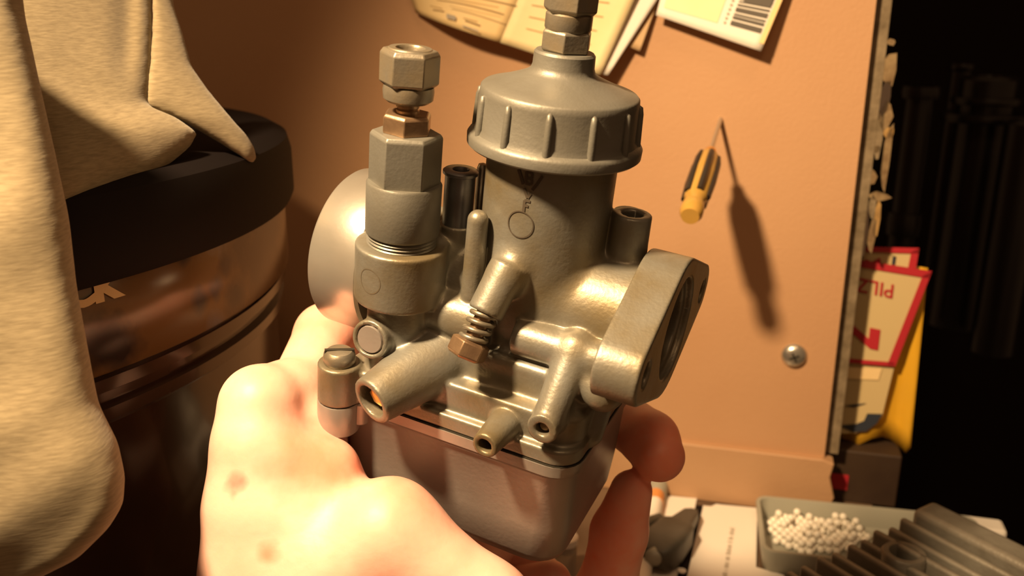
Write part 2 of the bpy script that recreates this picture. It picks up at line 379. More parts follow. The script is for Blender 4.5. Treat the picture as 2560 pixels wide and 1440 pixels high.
cpart('jet_plug', lathe([(0, 0), (1.8, 0), (1.8, 1.4), (1.2, 2), (0, 2)], 20, frame((18.7, -30.6, -22.7), (0, -1, -.04))), 'brass')
# float bowl
rings = []
for z, g, r in ((-36.2, 0, 9), (-39.5, 0, 9), (-40.2, .9, 8.5), (-41.5, 1.6, 9), (-60, 2.2, 9), (-70, 3, 9.5), (-74, 5, 10), (-76, 8.5, 10), (-76.5, 13, 10)):
    rings.append([(x, y, z-(.05*max(0, -y-5) if z < -60 else 0)) for x, y in rrect(-51.5+g, 28.5-g*.6, -31.5+g, 29-g, r)])
fb = cpart('float_bowl', loft(rings), 'bowl', smooth=50)
cpart('bowl_ear', lathe([(0, -47), (5.4, -47), (6.3, -46), (6.4, -36.4), (6.2, -36.1), (0, -36.1)], 36, frame((-46.5, -33.5, 0), (0, 0, 1))), 'bowl', fb)
cpart('ear_web', loft([[(x, y, z) for x, y in rrect(-50.5, -38, -33.4, -20, 3)] for z in (-44, -36.2)]), 'bowl', fb, bev=.6)
cpart('gasket', loft([[(x, y, z) for x, y in rrect(-50.1, 28.2, -31.2, 29, 8)] for z in (-36.35, -35.9)]), 'dark')
sc = cpart('bowl_screw', lathe([(0, -24), (2.2, -24), (2.2, -23.6), (4.6, -23.4), (4.8, -22.6), (4.6, -20.6), (3.6, -19.6), (0, -19.3)], 36, frame((-46.5, -33.5, 0), (0, 0, 1))), 'steel')
cpart('screw_slot', box(-4.3, 4.3, -.55, .55, -20.4, -19.2, frame((-46.5, -33.5, 0), (0, 0, 1), (.8, .6, 0))), 'dark', sc)
# intake ring
cpart('intake_ring', lathe([(18, 0), (24.4, 0), (25.3, .8), (25.4, 1.6), (25.2, 16.4), (24.4, 17.4), (20.5, 17.6), (18.2, 14), (17.6, 1)], 96, frame((-47, 0, -2), (-1, 0, 0)), caps=False), 'machined')
cpart('intake_bore', lathe([(0, 9), (18.3, 9), (18.3, 9.3), (0, 9.3)], 64, frame((-47, 0, -2), (-1, 0, 0))), 'dark')
# mixing chamber cap
AZ = frame((0, 0, 0), (0, 0, 1))
cap = cpart('cap', lathe([(0, 43.2), (19, 43.2), (23.4, 43.4), (24.1, 44), (24.2, 46.2), (23.7, 47), (22.6, 47.6), (22.0, 49), (21.7, 57.8), (21.5, 59.4), (20.9, 60.0),
                          (17.5, 61.0), (13.2, 62.6), (10.0, 64), (8.7, 65), (8.3, 66.2), (8.2, 69.4), (7.7, 70), (0, 70)], 120, AZ), 'cap', smooth=38)
for k in range(12):
    a = math.radians(-14.5+30*k); c, s = math.cos(a), math.sin(a)
    v, f = tube([(22.5*c, 22.5*s, 46.6), (22.3*c, 22.3*s, 48), (21.9*c, 21.9*s, 56), (21.7*c, 21.7*s, 57.6), (21.2*c, 21.2*s, 58.3)], [.9, 1.05, 1.0, .85, .3], 10)
    cpart('grip_rib', (v, f), 'cap', cap, smooth=80)
def hexrot(a): return math.radians(a)
cpart('lock_nut', lathe([(5, 70), (6.4, 70), (7.0, 70.6), (7.0, 75), (6.4, 75.6), (5, 75.6)], 6, AZ, hexrot(-74)), 'steel', smooth=20, bev=.25)
adj = cpart('cable_adjuster', lathe([(4, 75.2), (5.9, 75.4), (6.2, 76), (6.2, 79.4), (5.8, 79.8), (4, 79.8)], 40, AZ), 'steel')
cpart('adjuster_hex', lathe([(4.5, 79.6), (6.3, 79.6), (7.3, 80.6), (7.3, 92), (6.5, 93), (3.4, 93), (3.2, 86), (0, 86)], 6, AZ, hexrot(-55)), 'steel', adj, smooth=20, bev=.25)
# barrel emblem and circle, drawn as engraved strokes on the cylinder
def on_cyl(u, v, ax=(0, 0), r=18.5, a0=-90.): a = math.radians(a0)+u/r; return (ax[0]+r*math.cos(a), ax[1]+r*math.sin(a), v)
def stroke(pts, wd, **k):
    vs, fs = [], []
    for (a, b), (c, d) in zip(pts, pts[1:]):
        L = math.hypot(c-a, d-b); nx, ny = -(d-b)/L*wd/2, (c-a)/L*wd/2; i = len(vs)
        vs += [on_cyl(a+nx, b+ny, **k), on_cyl(c+nx, d+ny, **k), on_cyl(c-nx, d-ny, **k), on_cyl(a-nx, b-ny, **k)]; fs.append((i, i+1, i+2, i+3))
    return np.array(vs), fs
EZ = 38.8; ek = dict(a0=-87)
em = join(stroke([(-3.3, EZ+2.7), (-2.2, EZ+.6), (-1.5, EZ-1.0)], .85, **ek), stroke([(3.5, EZ+2.2), (2.3, EZ-.2), (1.2, EZ-2.0)], .85, **ek),
          stroke([(-.9, EZ+2.6), (-.9, EZ-.6), (.6, EZ-.6), (.95, EZ+.2), (.5, EZ+.95), (-.8, EZ+.95)], .75, **ek), stroke([(-.9, EZ+2.6), (.5, EZ+2.6), (.9, EZ+1.8), (.5, EZ+1.0)], .75, **ek),
          stroke([(-1.1, EZ-2.0), (.1, EZ-4.4), (.9, EZ-2.9)], .8, **ek),
          stroke([(-.6, EZ-8.4), (-.6, EZ-5.2), (1.0, EZ-5.2)], .75, **ek), stroke([(-.6, EZ-6.6), (.6, EZ-6.6)], .75, **ek))
cpart('maker_emblem', em, 'mark', smooth=None)
cpart('casting_circle', stroke([(3.7*math.cos(a), 26.6+3.7*math.sin(a)) for a in np.linspace(0, 2*math.pi, 33)], .35, a0=-90.5), 'mark', smooth=None)
cpart('casting_circle', stroke([(3.6*math.cos(a), 6+3.6*math.sin(a)) for a in np.linspace(0, 2*math.pi, 33)], .3, ax=(-34, -22), r=13.06, a0=-100), 'steel', smooth=None)
# choke
CH = frame((-34, -22, 0), (0, 0, 1))
ck = cpart('choke_sleeve', lathe([(9.5, 13.5), (9.9, 14.2), (9.4, 14.7), (9.9, 15.2), (9.4, 15.7), (9.9, 16.2), (9.4, 16.8), (10.2, 17.3), (10.4, 17.8), (10.4, 31.6), (10.0, 32.2), (7, 32.2)], 80, CH), 'cap', smooth=45)
cpart('choke_hex', lathe([(8, 31.8), (9.9, 31.8), (9.9, 45.0), (9.2, 46.0), (5, 46.0)], 6, CH, hexrot(-32)), 'cap', smooth=20, bev=.3)
cpart('choke_nut', lathe([(3.5, 45.6), (6.4, 45.6), (6.9, 46.2), (6.9, 50.4), (6.2, 51.2), (3.2, 51.2)], 6, CH, hexrot(-66)), 'brass', smooth=20, bev=.25)
cpart('choke_rod', lathe([(0, 50), (3.1, 50), (3.1, 52), (2.7, 52.4), (3.1, 52.8), (3.1, 54.6), (0, 54.6)], 32, CH), 'brass')
kn = cpart('choke_knob', lathe([(3, 54.2), (5.6, 54.2), (6.6, 55), (6.8, 57), (6.6, 58.4), (5, 58.6)], 48, CH), 'steel')
cpart('knob_hex', lathe([(5.2, 58.0), (6.6, 58.2), (7.9, 59.2), (7.9, 66.6), (7.0, 67.8), (4.6, 67.8), (4.2, 66.8), (4.2, 60), (0, 60)], 6, CH, hexrot(-32)), 'steel', kn, smooth=20, bev=.3)
cpart('cable_hole_rim', lathe([(3.5, 60.2), (3.5, 67.5), (3.9, 68.1), (5.5, 68.1), (6.0, 67.6)], 40, CH, caps=False), 'steel', kn)
cpart('vent_tube', lathe([(2.2, 17.5), (4.4, 17.5), (4.4, 32.6), (5.1, 33.0), (5.1, 33.8), (4.6, 34.2), (2.5, 34.2), (2.2, 33.6), (2.2, 20), (0, 20)], 40, frame((-24, -8, 0), (0, 0, 1))), 'blue')
cpart('guide_pin', lathe([(0, 10), (1.7, 10), (1.7, 33.5), (1.3, 34.8), (0, 35.2)], 24, frame((-20.5, -1, 0), (0, 0, 1))), 'chrome')
# idle screw with spring
A = np.array([0, -15, 25.]); B = np.array([-4.5, -26.5, 2]); dr = (B-A)/np.linalg.norm(B-A); IS = frame(B, dr)
isc = cpart('idle_screw', lathe([(0, -2), (2.4, -2), (2.4, 8.6), (0, 8.6)], 24, IS), 'brass')
cpart('screw_head', lathe([(0, 8), (4.4, 8), (5.6, 8.6), (5.6, 12.4), (4.8, 13.2), (0, 13.4)], 6, IS, .5), 'brass', isc, smooth=20, bev=.25)
sp = [B+IS[1]@np.array([3.5*math.cos(t), 3.5*math.sin(t), -.2+8.2*t/(2*math.pi*3.5)]) for t in np.linspace(0, 2*math.pi*3.5, 90)]
cpart('spring', tube(sp, .72, 8), 'steel', isc, smooth=80)

# ------------------------------------------------------------------ the hand (camera millimetres)
def cp(px, py, d): return np.array([(px-1280)/FPX*d, (py-720)/FPX*d, d])
def cl_(x, y, z): return carb_cam((x, y, z))
H = Field((-110, -10, 205), (75, 200, 372), 1.0)
def chain(pts, k=5.):
    for (p, r), (q, s) in zip(pts, pts[1:]): H.add(cone(p, q, r, s), k)
K = 7.
chain([(cp(650, 1012, 264), 11.6), (cp(652, 1120, 263), 13), (cp(648, 1270, 262), 14.8), (cp(660, 1430, 262), 17.2), (cp(720, 1700, 264), 24)], K)   # index metacarpal
chain([(cp(650, 1012, 264), 11.6), (cp(752, 968, 284), 9.8), (cp(816, 838, 310), 10.8)], 2.5)                                                     # index
chain([(cp(816, 838, 310), 10.8), (cp(930, 800, 345), 9.2), (cp(1060, 850, 352), 8.0)], 3)
chain([(cp(760, 1560, 262), 19), (cp(880, 1400, 258), 17), (cp(975, 1330, 255), 13.8), (cp(1220, 1515, 251), 11.2), (cp(1380, 1660, 257), 9.2)], K)  # thumb
chain([(cp(735, 985, 276), 9.5), (cp(755, 1080, 276), 12.5), (cp(775, 1160, 272), 11.5)], 4.5)                                                      # palm side of the knuckle
chain([(cp(700, 1150, 264), 11), (cp(790, 1200, 265), 10.5), (cp(830, 1240, 266), 10)], 7)                                                            # web
chain([(cp(715, 1150, 259), 9), (cp(836, 1166, 263), 7.2)], 3.5); chain([(cp(868, 1292, 259), 9.2), (cp(960, 1316, 256), 12.6)], 4)
chain([(cp(760, 1300, 264), 18), (cp(780, 1450, 264), 22), (cp(860, 1620, 266), 26)], K)
chain([(cp(740, 1150, 282), 13), (cp(850, 1300, 305), 17), (cp(960, 1420, 318), 18), (cp(900, 1600, 300), 26)], K)                                   # palm
chain([(cl_(-38, 10, -92), 14), (cl_(-12, 4, -94), 15), (cl_(-20, 0, -112), 18)], K)
mid = [(cl_(-44, 40, -84), 11), (cl_(-10, 47, -70), 10), (cl_(20, 43, -61), 9.6), (cl_(36, 30, -58), 9.6), (cl_(41, 24, -59), 8.6)]
chain([(cp(740, 1100, 285), 13), mid[0]], K); chain(mid, 2.5)
def at_y(px, py, y):
    r = CR.T@np.array([(px-1280)/FPX, (py-720)/FPX, 1.]); o = -CR.T@CO; return carb_cam(o+r*(y-o[1])/r[1])
ringf = [(cl_(-22, 12, -98), 11), (at_y(1440, 1560, 14), 10.2), (at_y(1522, 1450, 16), 9.9), (at_y(1548, 1330, 18), 9.7), (at_y(1578, 1228, 20), 7.2)]
chain(ringf, 2.5)
chain([(cl_(-16, -4, -104), 11), (at_y(1210, 1500, -4), 9.2), (at_y(1330, 1480, -2), 8.6), (at_y(1375, 1455, 0), 7.4)], 3)                           # little finger
chain([(cp(760, 1700, 266), 27), (cp(800, 2060, 262), 28)], 8)                                                                                        # wrist
sk = bpy.data.materials.new('skin'); sk.use_nodes = True; nt = sk.node_tree; b = nt.nodes['Principled BSDF']
b.inputs['Roughness'].default_value = .48; b.inputs['Subsurface Weight'].default_value = .35; b.inputs['Subsurface Radius'].default_value = (1, .28, .15); b.inputs['Subsurface Scale'].default_value = .008
tc = nt.nodes.new('ShaderNodeTexCoord'); nz = nt.nodes.new('ShaderNodeTexNoise'); nz.inputs['Scale'].default_value = 45; nz.inputs['Detail'].default_value = 3
nt.links.new(tc.outputs['Object'], nz.inputs[0])
mx = nt.nodes.new('ShaderNodeMix'); mx.data_type = 'RGBA'; mx.inputs[6].default_value = (.84, .52, .42, 1); mx.inputs[7].default_value = (.82, .40, .31, 1)
mr = nt.nodes.new('ShaderNodeMapRange'); mr.inputs[1].default_value = .42; mr.inputs[2].default_value = .72; nt.links.new(nz.outputs[0], mr.inputs[0]); nt.links.new(mr.outputs[0], mx.inputs[0])
HB = c2w(-.06, .12, .262); last = mx.outputs[2]
def spot(center, rad, colr, amount):
    global last
    vm = nt.nodes.new('ShaderNodeVectorMath'); vm.operation = 'DISTANCE'; vm.inputs[1].default_value = tuple(center-HB)
    ad = nt.nodes.new('ShaderNodeVectorMath'); ad.operation = 'MULTIPLY_ADD'; n3 = nt.nodes.new('ShaderNodeTexNoise'); n3.inputs['Scale'].default_value = 160
    nt.links.new(tc.outputs['Object'], n3.inputs[0]); ad.inputs[1].default_value = (rad*.9,)*3
    nt.links.new(n3.outputs['Color'], ad.inputs[0]); nt.links.new(tc.outputs['Object'], ad.inputs[2]); nt.links.new(ad.outputs[0], vm.inputs[0])
    r = nt.nodes.new('ShaderNodeMapRange'); r.inputs[1].default_value = rad*1.1; r.inputs[2].default_value = rad*.3; r.inputs[3].default_value = 0; r.inputs[4].default_value = amount
    nt.links.new(vm.outputs['Value'], r.inputs[0])
    m2 = nt.nodes.new('ShaderNodeMix'); m2.data_type = 'RGBA'; m2.inputs[7].default_value = (*colr, 1); nt.links.new(last, m2.inputs[6]); nt.links.new(r.outputs[0], m2.inputs[0]); last = m2.outputs[2]
spot(pix(600, 1205, .250)+.0015, .0040, (.45, .06, .05), 1.); spot(pix(594, 1235, .250)+.0012, .0032, (.45, .06, .05), .9)
spot(pix(680, 1378, .245)+.0015, .0040, (.60, .20, .12), .8)
for p, r_, am in ((pix(1670, 1120, .291), .020, .85), (pix(1560, 1260, .289), .022, .5), (pix(1530, 1420, .287), .024, .8), (pix(770, 1150, .254), .014, .7), (pix(840, 1180, .258), .010, .6), (pix(1000, 1225, .25), .012, .45), (pix(780, 830, .302), .018, .5)): spot(p+.45*r_, r_, (.88, .27, .16), am)  # skin redness, plus reddish shade on web fold and far fingers painted in
nt.links.new(last, b.inputs['Base Color'])
n4 = nt.nodes.new('ShaderNodeTexNoise'); n4.inputs['Scale'].default_value = 260; n4.inputs['Detail'].default_value = 4; nt.links.new(tc.outputs['Object'], n4.inputs[0])
bp = nt.nodes.new('ShaderNodeBump'); bp.inputs['Strength'].default_value = .18; bp.inputs['Distance'].default_value = .0008; nt.links.new(n4.outputs[0], bp.inputs['Height']); nt.links.new(bp.outputs[0], b.inputs['Normal'])
hand = field_obj('hand', H, sk, None, fr=lambda v: CAM+v@C2W3.T, origin=HB)
tag(hand, 'bare left hand gripping the carburetor by its float bowl', 'hand')
nm = mat('nail', (.80, .55, .45), .3)
for c_, out_, tip_ in ((cp(1380, 1660, 257), np.array([-.35, -.45, -.82]), cp(1380, 1660, 257)-cp(1220, 1515, 251)),):
    tip_ = tip_/np.linalg.norm(tip_); out_ = out_-tip_*np.dot(out_, tip_); out_ = out_/np.linalg.norm(out_); sd_ = np.cross(out_, tip_)
    v, f = lathe([(0, -1), (.5, -.87), (.87, -.5), (1, 0), (.87, .5), (.5, .87), (0, 1)], 20)
    v = np.array([c_+out_*(7.4+1.2*q[2]-.9*(q[0]/1.)**2)+tip_*(q[1]*6.0+2)+sd_*q[0]*5.2 for q in v]); v = (CAM+(v*.001)@C2W3.T)
    make('nail', v, f, nm, hand, smooth=80)
sm = hand.modifiers.new('smooth', 'SMOOTH'); sm.iterations = 4; sm.factor = .5

# ------------------------------------------------------------------ round drum with black lid, behind the sweatshirt
DC = np.array([-.275, .342]); DR = .18
def drum_hit(px, py, r=DR):
    d = ray(px, py); o = CAM[:2]-DC; a = d[0]**2+d[1]**2; bq = o@d[:2]; c = o@o-r*r; q = bq*bq-a*c
    return CAM+d*((-bq-math.sqrt(max(q, 0)))/a)
z1 = drum_hit(300, 690)[2]; z2 = drum_hit(370, 890)[2]
print('drum z', z1, z2)
drum = thing('drum', 'large round drum with a black lid and a brown printed label', 'drum', (*DC, 0))
DF = frame((*DC, 0), (0, 0, 1))
make('tub', *lathe([(0, 0), (DR-.012, 0), (DR-.008, .004), (DR-.008, .03), (DR-.004, .033), (DR-.008, .037), (DR-.007, z2-.02), (DR-.003, z2-.017), (DR-.003, z2-.013), (DR-.006, z2-.012), (DR-.006, z2-.009), (DR-.002, z2-.007), (DR-.002, z2-.003), (DR-.004, z2-.002), (DR-.002, z2), (DR-.002, z1+.01), (0, z1+.01)], 128, DF), M['drumlow'], drum, smooth=40)
lm = bpy.data.materials.new('drum_print'); lm.use_nodes = True; nt = lm.node_tree; b = nt.nodes['Principled BSDF']; b.inputs['Roughness'].default_value = .22
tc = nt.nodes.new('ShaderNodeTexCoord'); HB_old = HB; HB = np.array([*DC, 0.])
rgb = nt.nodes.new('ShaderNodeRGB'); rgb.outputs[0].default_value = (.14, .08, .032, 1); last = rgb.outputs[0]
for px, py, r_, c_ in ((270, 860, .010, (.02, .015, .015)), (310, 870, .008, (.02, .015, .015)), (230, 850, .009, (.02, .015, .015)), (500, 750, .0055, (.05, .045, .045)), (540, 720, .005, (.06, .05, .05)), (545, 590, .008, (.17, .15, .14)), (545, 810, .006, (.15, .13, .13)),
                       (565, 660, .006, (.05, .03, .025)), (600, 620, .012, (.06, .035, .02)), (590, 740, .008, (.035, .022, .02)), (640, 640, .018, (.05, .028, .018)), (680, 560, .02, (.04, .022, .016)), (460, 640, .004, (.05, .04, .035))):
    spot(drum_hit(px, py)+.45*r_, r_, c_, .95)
nt.links.new(last, b.inputs['Base Color']); HB = HB_old
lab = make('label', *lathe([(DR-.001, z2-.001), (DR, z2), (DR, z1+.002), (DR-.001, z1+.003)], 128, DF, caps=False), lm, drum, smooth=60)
make('lid', *lathe([(0, z1+.03), (DR-.01, z1+.03), (DR-.002, z1+.029), (DR+.003, z1+.026), (DR+.0045, z1+.02), (DR+.0045, z1+.003), (DR+.003, z1), (DR, z1), (DR-.001, z1+.006), (0, z1+.006)], 128, DF), M['blackm'], drum, smooth=40)
v, f = text_mesh('ACK', .0108, .0007)
hc = drum_hit(196, 737); ac = math.atan2(hc[1]-DC[1], hc[0]-DC[0])
vv = []
for q in v:
    a = ac+q[0]/DR*1.15; vv.append((DC[0]+(DR+.0006)*math.cos(a), DC[1]+(DR+.0006)*math.sin(a), hc[2]+q[1]))
make('lettering', vv, f, M['card'], lab)

# ------------------------------------------------------------------ sweatshirt draped over the drum (camera millimetres)
fm = bpy.data.materials.new('grey_marl_jersey'); fm.use_nodes = True; nt = fm.node_tree; b = nt.nodes['Principled BSDF']; b.inputs['Roughness'].default_value = .95; b.inputs['Specular IOR Level'].default_value = .1
b.inputs['Sheen Weight'].default_value = .2
tc = nt.nodes.new('ShaderNodeTexCoord'); mp = nt.nodes.new('ShaderNodeMapping'); mp.inputs['Scale'].default_value = (190, 190, 1300); mp.inputs['Rotation'].default_value = (.2, .25, 0)
nz = nt.nodes.new('ShaderNodeTexNoise'); nz.inputs['Scale'].default_value = 1.4; nz.inputs['Detail'].default_value = 6; nt.links.new(tc.outputs['Object'], mp.inputs[0]); nt.links.new(mp.outputs[0], nz.inputs[0])
cr = nt.nodes.new('ShaderNodeValToRGB'); cr.color_ramp.elements[0].position = .3; cr.color_ramp.elements[0].color = (.21, .165, .10, 1); cr.color_ramp.elements[1].position = .7; cr.color_ramp.elements[1].color = (.31, .25, .155, 1)
nt.links.new(nz.outputs[0], cr.inputs[0]); nt.links.new(cr.outputs[0], b.inputs['Base Color'])
bp = nt.nodes.new('ShaderNodeBump'); bp.inputs['Strength'].default_value = .12; bp.inputs['Distance'].default_value = .0005; nt.links.new(nz.outputs[0], bp.inputs['Height']); nt.links.new(bp.outputs[0], b.inputs['Normal'])
def soften(o, it=24): m_ = o.modifiers.new('smooth', 'SMOOTH'); m_.iterations = it; m_.factor = .5; return o
def poly_sdf(poly, px, py):
    d = np.full(np.broadcast(px, py).shape, 1e9); ins = np.zeros(d.shape, bool); n = len(poly)
    for i in range(n):
        (x0, y0), (x1, y1) = poly[i], poly[(i+1) % n]; ex, ey = x1-x0, y1-y0
        t = np.clip(((px-x0)*ex+(py-y0)*ey)/(ex*ex+ey*ey), 0, 1); d = np.minimum(d, np.hypot(px-x0-t*ex, py-y0-t*ey))
        ins ^= ((y0 > py) != (y1 > py)) & (px < ex*(py-y0)/(ey if ey else 1e-9)+x0)
    return np.where(ins, -d, d)
def pillow(poly, depth, thick, edge, folds=(), h=.95):
    """a soft padded cloth piece with the outline poly (frame pixels at its own depth); depth, folds are functions of px,py."""
    P = np.array([((x-1280)/FPX*depth(x, y), (y-720)/FPX*depth(x, y)) for x, y in poly])
    zz = [depth(x, y) for x, y in poly]
    G = Field((P[:, 0].min()-5, P[:, 1].min()-5, min(zz)-thick-8), (P[:, 0].max()+5, P[:, 1].max()+5, max(zz)+thick+8), h)
    X, Y = np.meshgrid(G.ax[0], G.ax[1], indexing='ij'); d = poly_sdf(P, X, Y); dm = float(np.mean(zz))
    D = np.full(X.shape, dm)
    for _ in range(6): px, py = X/D*FPX+1280, Y/D*FPX+720; D = depth(px, py)+0*X
    T = np.where(d < 0, 1.5+(thick-1.5)*np.sqrt(np.clip(1-(1-np.clip(-d/edge, 0, 1))**2, 0, 1)), 1.5)
    for fx in folds: T = T+np.where(d < 0, fx(px, py)*np.clip(-d/5, 0, 1), 0)
    G.v[:] = np.maximum(np.abs(G.ax[2][None, None, :]-D[:, :, None])-T[:, :, None], d[:, :, None]).astype(np.float32)
    G.v[0], G.v[-1], G.v[:, 0], G.v[:, -1] = 5, 5, 5, 5
    return G
SB = c2w(-.14, .05, .22)
shirt = thing('sweatshirt', 'grey marl sweatshirt draped over the drum lid with one sleeve hanging', 'sweatshirt', SB)
tocw = lambda v: CAM+v@C2W3.T
g = pillow([(-260, -150), (30, -150), (45, 30), (85, 200), (125, 380), (155, 530), (180, 720), (205, 860), (232, 1010), (280, 1110), (303, 1200), (298, 1270), (262, 1330), (190, 1400), (110, 1440), (-260, 1600)],
           lambda x, y: 216., 13, 20, (lambda x, y: 1.1*np.sin((y+.35*x)/88+1.3*np.sin(x/110))+.4*np.sin((y-.5*x)/41+x/70.)+np.clip((y-950)/150, 0, 1)*.9*np.sin((y+.7*x)/40.),))
soften(field_obj('sleeve', g, fm, shirt, fr=tocw))
g = pillow([(-120, -150), (372, -150), (378, 60), (374, 180), (366, 262), (440, 292), (492, 330), (470, 368), (400, 425), (300, 478), (165, 528), (60, 560), (-120, 560)],
           lambda x, y: 247.+.115*(x-165)+.06*(500-y), 12, 20, (lambda x, y: 1.4*np.sin((x+.5*y)/70.)-5*np.exp(-((x-340)/26.)**2)*np.clip((260-y)/120., 0, 1)-.7*np.exp(-((y-.42*x-120)/30.)**2),))
soften(field_obj('body_cloth', g, fm, shirt, fr=tocw))
g = pillow([(380, -150), (425, -150), (432, 10), (455, 80), (478, 165), (520, 225), (570, 285), (615, 335), (638, 372), (640, 395), (630, 412), (612, 398), (560, 365), (500, 330), (440, 295), (368, 268), (366, 240), (378, 150), (383, 60)],
           lambda x, y: 261.+.12*(x-165)+.05*np.maximum(300-y, 0), 6, 7, (lambda x, y: -1.2*np.exp(-((y-.8*x+60)/16.)**2),), h=.9)
soften(field_obj('hem_flap', g, fm, shirt, fr=tocw))

# ------------------------------------------------------------------ papers on the panel
def sheet(name, corners, offs, m, parent=None, nu=12, nv=12, curl=None, thick=.0004):
    """corners in frame pixels (four), each standing offs metres off the panel."""
    c = [wall_pt(*p, o) for p, o in zip(corners, offs)]; vs = []
    for j in range(nv+1):
        for i in range(nu+1):
            s, t = i/nu, j/nv; p = (c[0]*(1-s)+c[1]*s)*(1-t)+(c[3]*(1-s)+c[2]*s)*t
            if curl: p = p+WN*curl(s, t)
            vs.append(p)
    fs = [(j*(nu+1)+i, j*(nu+1)+i+1, (j+1)*(nu+1)+i+1, (j+1)*(nu+1)+i) for j in range(nv) for i in range(nu)]
    o = make(name, vs, fs, m, parent, smooth=60) if parent is not None else make(name, vs, fs, m, smooth=60)
    return solid(o, thick), c
def print_on(name, c, rects, m, parent, off=.0007, curl=None):
    """flat printed marks; rects (s0,t0,s1,t1) in the sheet's own coordinates"""
    vs, fs = [], []
    for s0, t0, s1, t1 in rects:
        i = len(vs)
        for s, t in ((s0, t0), (s1, t0), (s1, t1), (s0, t1)):
            p = (c[0]*(1-s)+c[1]*s)*(1-t)+(c[3]*(1-s)+c[2]*s)*t; vs.append(p+WN*(off+(curl(s, t) if curl else 0)))
        fs.append((i, i+1, i+2, i+3))
    return make(name, vs, fs, m, parent)
lf_ = thing('leaflet', 'folded yellow leaflet hanging behind the tall carburetor cap', 'leaflet', wall_pt(1250, 105, .012))
cl1 = lambda s, t: .010*(1-s)**2*t
_, c = sheet('left_page', [(985, -120), (1345, -120), (1250, 106), (1040, 32)], [.004, .02, .016, .004], M['papero'], lf_, curl=lambda s, t: .006*math.sin(s*math.pi)*t)
print_on('print', c, [(.25, .78, .38, .80), (.30, .62, .9, .635), (.45, .72, .95, .73), (.5, .5, .97, .515), (.6, .83, .75, .85)], M['inkl'], lf_, .0075)
print_on('stamp', c, [(.42, .84, .52, .90), (.60, .93, .78, .945)], M['inkg'], lf_, .007)
_, c = sheet('right_page', [(1345, -120), (1640, -120), (1500, 188), (1250, 106)], [.02, .010, .014, .016], M['papery'], lf_)
print_on('print', c, [(.1+.02*k, .3+.12*k, .8, .308+.12*k) for k in range(5)], M['inkl'], lf_, .0008)
ws, c = sheet('white_slip', [(1500, -120), (1720, -120), (1520, 188), (1492, 182)], [.006, .004, .011, .012], M['paperw'])
tag(ws, 'white printed slip of paper behind the yellow leaflet', 'paper')
print_on('print', c, [(.25, .28, .45, .34), (.3, .36, .5, .40), (.55, .26, .62, .45), (.28, .43, .5, .455)], M['inkg'], ws, .0007)
tn, c = sheet('paper_tab', [(1640, -80), (1672, -70), (1600, 128), (1562, 112)], [.002, .002, .006, .006], M['tan']); tag(tn, 'narrow tan paper tab between the white slip and barcode sheet', 'paper')
bc, c = sheet('barcode_sheet', [(1685, -130), (2010, -130), (1902, 128), (1640, 38)], [.004, .004, .012, .009], M['paperw'])
tag(bc, 'white sheet with a printed barcode pinned to the brown panel', 'paper')
print_on('yellow_field', c, [(.05, .2, .55, .86)], M['papery'], bc, .0006)
print_on('edge_strip', c, [(.955, .0, 1.0, .93)], M['papero'], bc, .0006)
bars = []; t = .50
for wb_ in (.016, .03, .012, .02, .045, .018, .03, .05): bars.append((.66, t, .935, t+wb_)); t += wb_+random.choice((.012, .018, .02))
print_on('barcode', c, bars, M['ink'], bc, .0009)
print_on('digits', c, [(.60, .52+.05*k, .62, .545+.05*k) for k in range(7)], M['inkg'], bc, .0009)
print_on('black_patch', c, [(.70, .42, .93, .585)], M['ink'], bc, .0011)

# ------------------------------------------------------------------ screwdriver stuck in the panel, screw
r0 = wall_pt(1802, 298, 0); tip = wall_pt(1725, 541, .09); ax = tip-r0; L = np.linalg.norm(ax); SF = frame(r0, ax)
sd = thing('screwdriver', 'small screwdriver with amber handle stuck in the brown panel', 'screwdriver', r0)
make('blade', *lathe([(0, -.004), (.0009, -.003), (.0011, .0), (.0011, L*.42), (0, L*.42)], 14, SF), M['chrome'], sd, smooth=40)
make('ferrule', *lathe([(0, L*.36), (.0026, L*.36), (.0032, L*.38), (.0032, L*.42), (0, L*.42)], 20, SF), M['gold'], sd, smooth=40)
hd = make('handle', *lathe([(0, L*.41), (.0038, L*.41), (.0056, L*.45), (.006, L*.6), (.0056, L*.84), (.0045, L*.88), (.0053, L*.91), (.0054, L*.97), (.0042, L), (0, L)], 24, SF), M['handle'], sd, smooth=40)
for k in range(6):
    a = k*math.pi/3+.3
    make('grip_strip', *tube([r0+SF[1]@np.array([q*math.cos(a), q*math.sin(a), z]) for q, z in ((.0048, L*.45), (.0058, L*.52), (.006, L*.7), (.0054, L*.84))], .0016, 8), M['black'], hd, smooth=60)
s0 = wall_pt(1985, 888, 0)
sw = tag(make('screw', *lathe([(0, 0), (.0068, 0), (.0070, .0006), (.0062, .0022), (.004, .0034), (0, .0038)], 32, frame(s0, WN)), M['chrome'], smooth=40, origin=s0), 'cross-head screw driven into the brown panel below the screwdriver', 'screw')
make('cross_slot', *join(box(-.0028, .0028, -.0005, .0005, .003, .0040, frame(s0, WN, WU+.5*WV)), box(-.0005, .0005, -.0028, .0028, .003, .0040, frame(s0, WN, WU+.5*WV))), M['dark'], sw)

